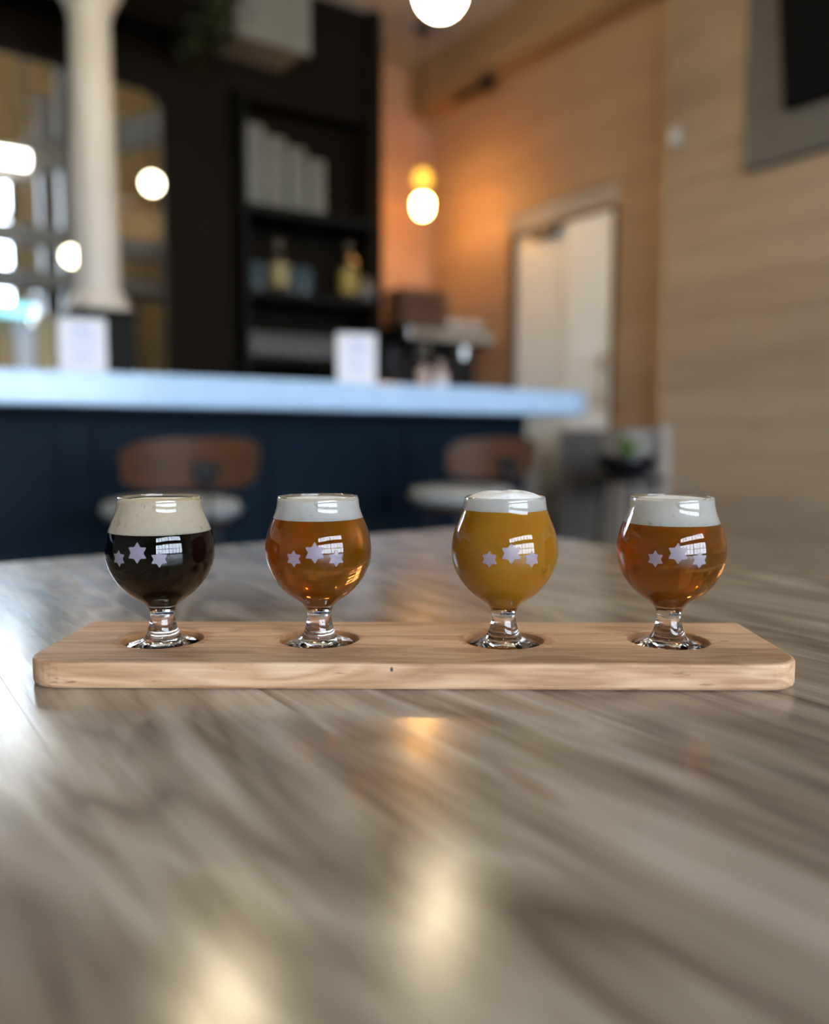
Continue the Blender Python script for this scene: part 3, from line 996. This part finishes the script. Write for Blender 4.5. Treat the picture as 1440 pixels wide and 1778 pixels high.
# ------------------------------------------------------------------ coffee corner under the warm pendant
cm = thing('coffee_machine', 'black and steel coffee machine on the counter under the warm pendant', 'coffee machine', (2.83, 3.93, 1.0403))
for x in (-.26, .26):
    for y in (-.12, .12):
        MB().lathe([(0, 0), (.022, 0), (.018, .03), (0, .03)], 14, (x, y, 0)).build('foot', 'black_metal', cm, smooth=True)
MB().box(-.30, .30, -.15, .15, .0302, .12).build('drip_base', 'black_metal', cm, bevel=.01)
MB().box(-.30, .30, .02, .15, .1202, .36).build('back_housing', 'black_metal', cm, bevel=.01)
MB().box(-.31, .31, -.15, .16, .3602, .46).build('top_housing', 'dark_shelf', cm, bevel=.02)
MB().box(-.29, .29, -.158, -.1502, .38, .44).build('front_band', 'steel', cm, bevel=.003)
for x in (-.14, .14):
    gh = MB().lathe([(0, .30), (.036, .30), (.036, .3598), (0, .3598)], 20, (x, -.07, 0)).build('group_head', 'steel', cm, smooth=True)
    MB().tube([(x, -.11, .31), (x, -.22, .295)], .011, 10).build('portafilter_handle', 'black_metal', gh, smooth=True)
cup = MB().lathe([(0, 0), (.025, 0), (.038, .05), (.035, .05), (.023, .005), (0, .005)], 20).mesh('cup', True); cup.materials.append(M['ceramic'])
for k, (x, y) in enumerate(((.06, -.06), (.15, -.05), (.235, -.07), (.11, .05), (.2, .05))):
    o = bpy.data.objects.new('coffee_cup', cup); C.objects.link(o); o.location = (2.83 + x, 3.93 + y, 1.0403 + .4603)
    tag(o, 'small white cup on the coffee machine, ' + ['front row nearest the crate', 'front row middle', 'front row nearest the door', 'rear row nearest the crate', 'rear row nearest the door'][k], 'cup', 'white cups on the coffee machine')
cr = thing('wooden_crate', 'brown wooden crate on top of the coffee machine', 'crate', (2.70, 3.94, 1.0403 + .4603))
MB().box(-.145, .145, -.09, .09, 0, .012).build('bottom_board', 'crate_wood', cr)
for k in range(3):
    z = .015 + k * .065
    for y in (-.09, .078):
        boxobj('slat', 'crate_wood', (-.145, .145, y, y + .012, z, z + .055), cr, bevel=.002)
    for x in (-.1568, .1452):
        boxobj('slat', 'crate_wood', (x, x + .0116, -.09, .09, z, z + .055), cr, bevel=.002)
bottle(2.27, 3.50 - .25, BT1 + .0003, 'slim syrup bottle with a pink label on the bar beside the coffee machine', 'pink_label', .24, .028, 'syrup bottles on the bar')
bottle(2.37, 3.25, BT1 + .0003, 'shorter syrup bottle with a white label on the bar beside the pink one', 'card', .17, .03, 'syrup bottles on the bar', body='pink_label')

# ------------------------------------------------------------------ pendants
def pendant(x, y, z, r, label, m='globe', top=CZ):
    p = thing('globe_pendant', label, 'pendant lamp', (x, y, z), 0, 'opal globe pendants')
    prof = [(r * math.sin(R(t)), -r * math.cos(R(t))) for t in range(0, 171, 10)]
    prof[0] = (0, -r)
    MB().lathe(prof + [(0, prof[-1][1])], 32).build('globe', m, p, smooth=True)
    MB().lathe([(0, r * .986), (r * .22, r * .986), (r * .22, r * 1.3), (r * .06, r * 1.4), (0, r * 1.4)], 20).build('lamp_holder', 'black_metal', p, smooth=True)
    MB().tube([(0, 0, r * 1.4), (0, 0, top - z - .025)], .004, 8).build('cord', 'black_metal', p)
    MB().lathe([(0, top - z - .0005), (.055, top - z - .0005), (.05, top - z - .025), (0, top - z - .025)], 24).build('ceiling_rose', 'black_metal', p, smooth=True)
    return p
pendant(1.797, 2.474, 2.432, .086, 'bright opal globe pendant hanging over the end of the bar')
pendant(0.912, 2.401, 2.43, .10, 'opal globe pendant over the middle of the bar')
pendant(-0.50, -0.74, 2.43, .085, 'opal globe pendant behind the viewer above the table end')
pendant(0.02, 2.35, 2.43, .10, 'opal globe pendant over the far end of the bar')

WPX, WPY, WPZ = 2.855, 4.10, 2.245
wp = thing('warm_pendant', 'glowing amber glass pendant in the corner by the orange wall', 'pendant lamp', (WPX, WPY, WPZ))
MB().lathe([(0, -.08), (.022, -.077), (.04, -.06), (.048, -.03), (.05, 0), (.044, .02), (.03, .036), (0, .04)], 28).build('bulb', 'warm_bulb', wp, smooth=True)
MB().lathe([(0, .0403), (.012, .0403), (.012, .085), (0, .085)], 16).build('socket', 'brass', wp, smooth=True)
MB().lathe([(0, .0853), (.03, .0853), (.05, .108), (.055, .135), (.047, .165), (.025, .186), (0, .192)], 28).build('amber_cap', 'amber_glass', wp, smooth=True)
MB().tube([(0, 0, .1923), (0, 0, CZ - WPZ - .025)], .004, 8).build('cord', 'black_metal', wp)
MB().lathe([(0, CZ - WPZ - .0005), (.05, CZ - WPZ - .0005), (.045, CZ - WPZ - .025), (0, CZ - WPZ - .025)], 20).build('ceiling_rose', 'black_metal', wp, smooth=True)

# ------------------------------------------------------------------ brewery things seen through the arch
def small_globe(x, y, z, r, label):
    p = thing('brewery_globe_lamp', label, 'lamp', (x, y, z), 0, 'round lamps in the brewery')
    prof = [(r * math.sin(R(t)), -r * math.cos(R(t))) for t in range(0, 171, 10)]; prof[0] = (0, -r)
    MB().lathe(prof + [(0, prof[-1][1])], 24).build('globe', 'small_globe', p, smooth=True)
    MB().tube([(0, 0, r * .985), (0, 0, 4.6 - z)], .006, 8).build('cord', 'black_metal', p)
small_globe(1.575, 5.04, 2.37, .055, 'round yellow-white lamp right beside the charcoal wall in the brewery')
small_globe(1.104, 5.0, 1.89, .048, 'round yellow-white lamp low beside the white column in the brewery')
def tube_lamp(x0, x1, y, z, r, m, label, hang):
    p = thing('tube_lamp', label, 'lamp', ((x0 + x1) / 2, y, z))
    L_ = (x1 - x0) / 2
    MB().tube([(-L_, 0, 0), (L_, 0, 0)], r, 14).build('tube', m, p, smooth=True)
    for s_ in (-1, 1):
        MB().box(s_ * L_ - .02, s_ * L_ + .02, -.04, .04, r * .9, r + .05).build('end_cap', 'grey_steel', p)
        MB().tube([(s_ * L_, 0, r + .0502), (s_ * L_, 0, hang - z)], .008, 8).build('hanger', 'grey_steel', p)
tube_lamp(-.55, .965, 5.4, 2.485, .045, 'tube', 'white glowing tube lamp hanging in the brewery', 4.6)
tube_lamp(-.4, .98, 5.5, 1.64, .04, 'cyan_tube', 'cyan glowing tube low in the brewery', 4.6)

def tank(x, y, r, z0, z1, label):
    t = thing('fermenter_tank', label, 'tank', (x, y, 0), 0, 'fermenters in the brewery')
    MB().lathe([(0, z0 - r * .9), (.06, z0 - r * .9), (r, z0), (r, z1), (r * .93, z1 + r * .18), (r * .6, z1 + r * .38), (.06, z1 + r * .46), (0, z1 + r * .46)], 40).build('vessel', 'steel', t, smooth=True)
    for a in (45, 135, 225, 315):
        c, s_ = math.cos(R(a)) * r * .85, math.sin(R(a)) * r * .85
        MB().tube([(c, s_, 0), (c, s_, z0 + .05)], .035, 10).build('leg', 'steel', t, smooth=True)
    for z in (z0 + .08, (z0 + z1) / 2, z1 - .05):
        MB().lathe([(r + .0005, z - .02), (r + .012, z - .01), (r + .012, z + .01), (r + .0005, z + .02)], 40).build('band', 'grey_steel', t, smooth=True)
tank(1.70, 7.25, .42, .75, 2.0, 'steel fermenter in the brewery behind the white column')
ms = thing('malt_sack', 'tan hessian sack on the brewery rack beside the charcoal wall', 'sack', (1.80, 6.0, 1.92))
MB().lathe([(0, 0), (.20, 0), (.27, .08), (.29, .25), (.25, .42), (.14, .52), (0, .54)], 30).build('sack_body', 'tan_sack', ms, smooth=True)
MB().lathe([(.06, .5402), (.10, .57), (.12, .62), (.09, .60), (.05, .56), (.06, .5402)], 24).build('tied_neck', 'tan_sack', ms, smooth=True)
rk = thing('pallet_rack', 'grey steel rack with a sloping brace in the brewery', 'rack', (0, 0, 0))
for x in (.35, 1.25, 2.15):
    boxobj('post', 'grey_steel', (x - .05, x + .05, 5.68, 5.76, 0, 3.2), rk)
    boxobj('post', 'grey_steel', (x - .05, x + .05, 6.30, 6.38, 0, 3.2), rk)
for z in (1.0, 1.915):
    boxobj('shelf_beam', 'grey_steel', (.30, 2.2, 5.64, 5.6798, z - .10, z), rk)
    boxobj('shelf_deck', 'grey_steel', (.30, 2.2, 5.6802, 6.38, z - .03, z), rk)
boxobj('top_beam', 'grey_steel', (.30, 2.2, 5.60, 5.6798, 2.05, 2.17), rk)
br_ = MB().box(-1.1, 1.1, -.04, .04, -.09, .09).build('brace', 'grey_steel', rk, loc=(1.45, 5.60, 2.74), rot=(0, R(-23), 0))
for k in range(6):
    b = tag(boxobj('grain_box', ['tan_sack', 'card', 'tan_wall'][k % 3], (.42 + k * .125, .53 + k * .125, 5.75, 5.9, 1.0003, 1.0003 + (.62, .7, .55, .68, .6, .66)[k]), bevel=.006),
            ['first tall tan box on the brewery rack, at the picture edge', 'tall white box on the brewery rack under the cyan tube', 'tall mustard box on the brewery rack beside the white one',
             'tan box on the rack just right of the mustard one', 'white box on the rack hidden half behind the column', 'mustard box on the rack right behind the column'][k], 'box', 'boxes on the brewery rack')

# ------------------------------------------------------------------ bar stools
def bar_stool(x, y, rz, label):
    s = thing('bar_stool', label, 'bar stool', (x, y, 0), rz, 'bar stools along the bar')
    SZ = .66
    # seat: rounded pad
    MB().lathe([(0, 0), (.17, 0), (.19, .012), (.195, .03), (.185, .048), (.15, .056), (0, .058)], 40).build('seat', 'seat_pad', s, smooth=True, loc=(0, 0, SZ))
    MB().lathe([(0, -.02), (.15, -.02), (.16, -.0003), (0, -.0003)], 32).build('seat_shell', 'walnut', s, smooth=True, loc=(0, 0, SZ))
    # curved plywood backrest (arc around the seat, on the -Y side)
    mb = MB()
    n, m_ = 20, 6
    ra, th = .30, .018
    def bp(i, j, off):
        t = -1 + 2 * i / n
        a = t * R(38)
        hh = .066 * (1 - abs(t) ** 5 * .42)
        zc = .815 + .008 * (1 - t * t)
        w = zc + (-1 + 2 * j / m_) * hh
        r = ra + off + .012 * ((w - zc) / .065)
        return (r * math.sin(a), .10 - r * math.cos(a), w)
    for off in (0, th):
        for j in range(m_ + 1):
            for i in range(n + 1):
                mb.v.append(bp(i, j, off))
    W = n + 1
    H = W * (m_ + 1)
    for j in range(m_):
        for i in range(n):
            a = j * W + i
            mb.f.append((a, a + 1, a + 1 + W, a + W))
            mb.f.append((H + a, H + a + W, H + a + 1 + W, H + a + 1))
    for i in range(n):
        mb.f.append((i, H + i, H + i + 1, i + 1))
        a = m_ * W + i
        mb.f.append((a, a + 1, H + a + 1, H + a))
    for j in range(m_):
        a = j * W
        mb.f.append((a, a + W, H + a + W, H + a))
        a = j * W + n
        mb.f.append((a, H + a, H + a + W, a + W))
    mb.build('backrest', 'walnut', s, smooth=True)
    MB().box(-.032, .032, -.245, -.2215, .775, .825).build('back_plate', 'black_metal', s, bevel=.004)
    MB().tube([(0, -.2505, .80), (0, -.2505, .66), (0, -.22, .632), (0, -.10, .628)], .011, 12).build('back_support', 'black_metal', s, smooth=True)
    for a in (45, 135, 225, 315):
        c, s_ = math.cos(R(a)), math.sin(R(a))
        MB().tube([(c * .12, s_ * .12, .639), (c * .21, s_ * .21, .0)], .012, 10).build('leg', 'black_metal', s, smooth=True)
    ring = [(.189 * math.cos(2 * math.pi * k / 32), .189 * math.sin(2 * math.pi * k / 32), .22) for k in range(33)]
    MB().tube(ring, .009, 8).build('foot_ring', 'black_metal', s, smooth=True)
    return s
bar_stool(0.765, 2.345, R(4), 'walnut bar stool with pale seat seen behind the stout glass')
bar_stool(1.80, 2.33, R(2), 'walnut bar stool with pale seat seen behind the hazy beer glass')

# ------------------------------------------------------------------ door and wall fittings
d = structroot('door_1', 'pale cream double door in the brown boarded wall')
boxobj('door_frame', 'crate_wood', (RX - .012, RX + .10, 2.985, 3.005, 0, 2.06), d)
boxobj('door_frame', 'crate_wood', (RX - .012, RX + .10, 3.78, 3.80, 0, 2.06), d)
boxobj('door_frame', 'crate_wood', (RX - .012, RX + .10, 3.0052, 3.7798, 2.04, 2.06), d)
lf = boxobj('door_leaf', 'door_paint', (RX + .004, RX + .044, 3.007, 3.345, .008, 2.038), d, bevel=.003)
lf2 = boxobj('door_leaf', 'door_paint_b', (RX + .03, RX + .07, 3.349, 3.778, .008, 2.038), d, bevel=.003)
def child_of(o, p):
    o.parent = p; o.matrix_parent_inverse = Matrix.Translation(-Vector(p.location))
    return o
child_of(MB().tube([(RX - .004, 3.04, 1.05), (RX - .045, 3.04, 1.06), (RX - .045, 3.04, 1.29), (RX - .004, 3.04, 1.30)], .013, 10).build('door_handle', 'brass', None, smooth=True), lf)
child_of(boxobj('door_closer', 'grey_steel', (RX - .03, RX + .0295, 3.42, 3.60, 1.985, 2.03), None, bevel=.005), lf2)

boxobj('light_leak_blocker', 'plaster', (RX + .121, RX + .18, 2.7, 4.1, -.05, 2.4), d)  # unseen panel added behind the door to stop sky light leaking in

tv = thing('television', 'black television on a grey panel high on the oak wall', 'television', (NX, 0, 0))
MB().box(-.035, -.0005, .55, 2.185, 1.985, 2.945).build('backing_panel', 'tv_grey', tv, bevel=.004)
sc_ = MB().box(-.03, .03, -.72, .72, -.41, .41).build('screen_body', 'tv_screen', tv, bevel=.006, loc=(-.10, 1.27, 2.57), rot=(0, R(-8), 0))
MB().box(-.034, -.0302, -.705, .705, -.395, .395).build('screen_glass', 'tv_screen', sc_)
MB().tube([(-.0355, 1.27, 2.5), (-.075, 1.27, 2.55)], .03, 12).build('wall_bracket', 'black_metal', tv)

th_ = thing('wall_sensor', 'small white sensor high on the wall corner', 'sensor', (NX, 2.55, 2.23))
MB().box(-.03, -.0005, -.028, .028, -.045, .045).build('sensor_case', 'white_paint', th_, bevel=.008)
MB().lathe([(0, 0), (.012, 0), (.008, .008), (0, .008)], 14).build('sensor_lens', 'card', th_, loc=(-.0302, 0, -.01), rot=(0, R(-90), 0))
cg = thing('corner_guard', 'white plastic guard low on the corner of the oak wall', 'corner guard', (NX, 2.575, .60))
MB().box(-.008, -.0005, -.03, .023, 0, .34).build('guard_strip', 'white_paint', cg, bevel=.002)
MB().box(-.0095, -.0081, -.012, .012, .30, .325).build('screw_cover', 'card', cg)
kw_ = thing('low_cabinet', 'low taupe cabinet against the wall below the brown boards', 'cabinet', (3.12, 2.86, 0))
MB().box(-.13, .13, -.22, .22, .04, .905).build('body', 'grey_paint', kw_, bevel=.004)
MB().box(-.11, .13, -.20, .20, 0, .0397).build('plinth', 'black_metal', kw_)
MB().box(-.14, .135, -.23, .23, .9053, .925).build('top', 'grey_paint', kw_, bevel=.004)
for y0, y1 in ((-.21, -.003), (.003, .21)):
    q = MB().box(-.146, -.1303, y0, y1, .06, .89).build('cabinet_door', 'grey_paint', kw_, bevel=.003)
    MB().box(-.162, -.1463, (y0 + y1) / 2 + .06 * (1 if y0 < 0 else -1) - .005, (y0 + y1) / 2 + .06 * (1 if y0 < 0 else -1) + .005, .60, .70).build('handle', 'black_metal', q, bevel=.002)

# plant on a black stand by the bar's end
pl = thing('plant_stand', 'round black metal plant stand at the end of the bar', 'plant stand', (2.79, 2.46, 0))
MB().lathe([(0, .70), (.16, .70), (.165, .71), (.165, .722), (0, .722)], 36).build('top', 'black_metal', pl, smooth=True)
for a in (30, 150, 270):
    c, s_ = math.cos(R(a)), math.sin(R(a))
    MB().tube([(c * .10, s_ * .10, .6998), (c * .15, s_ * .15, 0)], .014, 10).build('leg', 'black_metal', pl, smooth=True)
pp = thing('potted_plant', 'small green plant in a black bowl on the round stand', 'plant', (2.79, 2.46, .7223))
MB().lathe([(0, 0), (.07, 0), (.11, .03), (.13, .075), (.125, .09), (.115, .09), (.115, .078), (0, .078)], 36).build('bowl', 'black_metal', pp, smooth=True)
MB().lathe([(0, .0783), (.113, .0783), (.06, .088), (0, .09)], 30).build('soil', 'soil', pp, smooth=True)
for k in range(14):
    a, ln = k * 2.4, .07 + .05 * random.random()
    mb = MB()
    dx, dy = math.cos(a), math.sin(a)
    for off in (0, .0012):
        for t, w in ((0, .006), (.35, .017), (.7, .014), (1, .001)):
            hx = .02 + .055 * t * t
            mb.v += [(dx * hx - dy * w, dy * hx + dx * w, .086 + ln * t * (1 - .25 * t) + off), (dx * hx + dy * w, dy * hx - dx * w, .086 + ln * t * (1 - .25 * t) + off)]
    for q in range(3):
        mb.f += [(2 * q, 2 * q + 1, 2 * q + 3, 2 * q + 2), (8 + 2 * q, 10 + 2 * q, 11 + 2 * q, 9 + 2 * q), (2 * q, 2 * q + 2, 10 + 2 * q, 8 + 2 * q), (2 * q + 1, 9 + 2 * q, 11 + 2 * q, 3 + 2 * q)]
    mb.build('leaf', 'leaf_bright', pp, smooth=False)
# pipe clips under the beam
pc = thing('pipe_clamp', 'dark pipe clamp on the underside of the timber beam', 'pipe clamp', (3.14, 3.86, 2.93))
MB().lathe([(0, -.06), (.05, -.06), (.05, -.005), (0, -.005)], 20).build('clamp_cup', 'black_metal', pc, smooth=True)
MB().tube([(0, .06, -.03), (0, .30, -.03)], .018, 12).build('pipe_stub', 'black_metal', pc, smooth=True)
MB().box(-.03, .03, .0505, .062, -.06, .0045).build('bracket_plate', 'black_metal', pc)
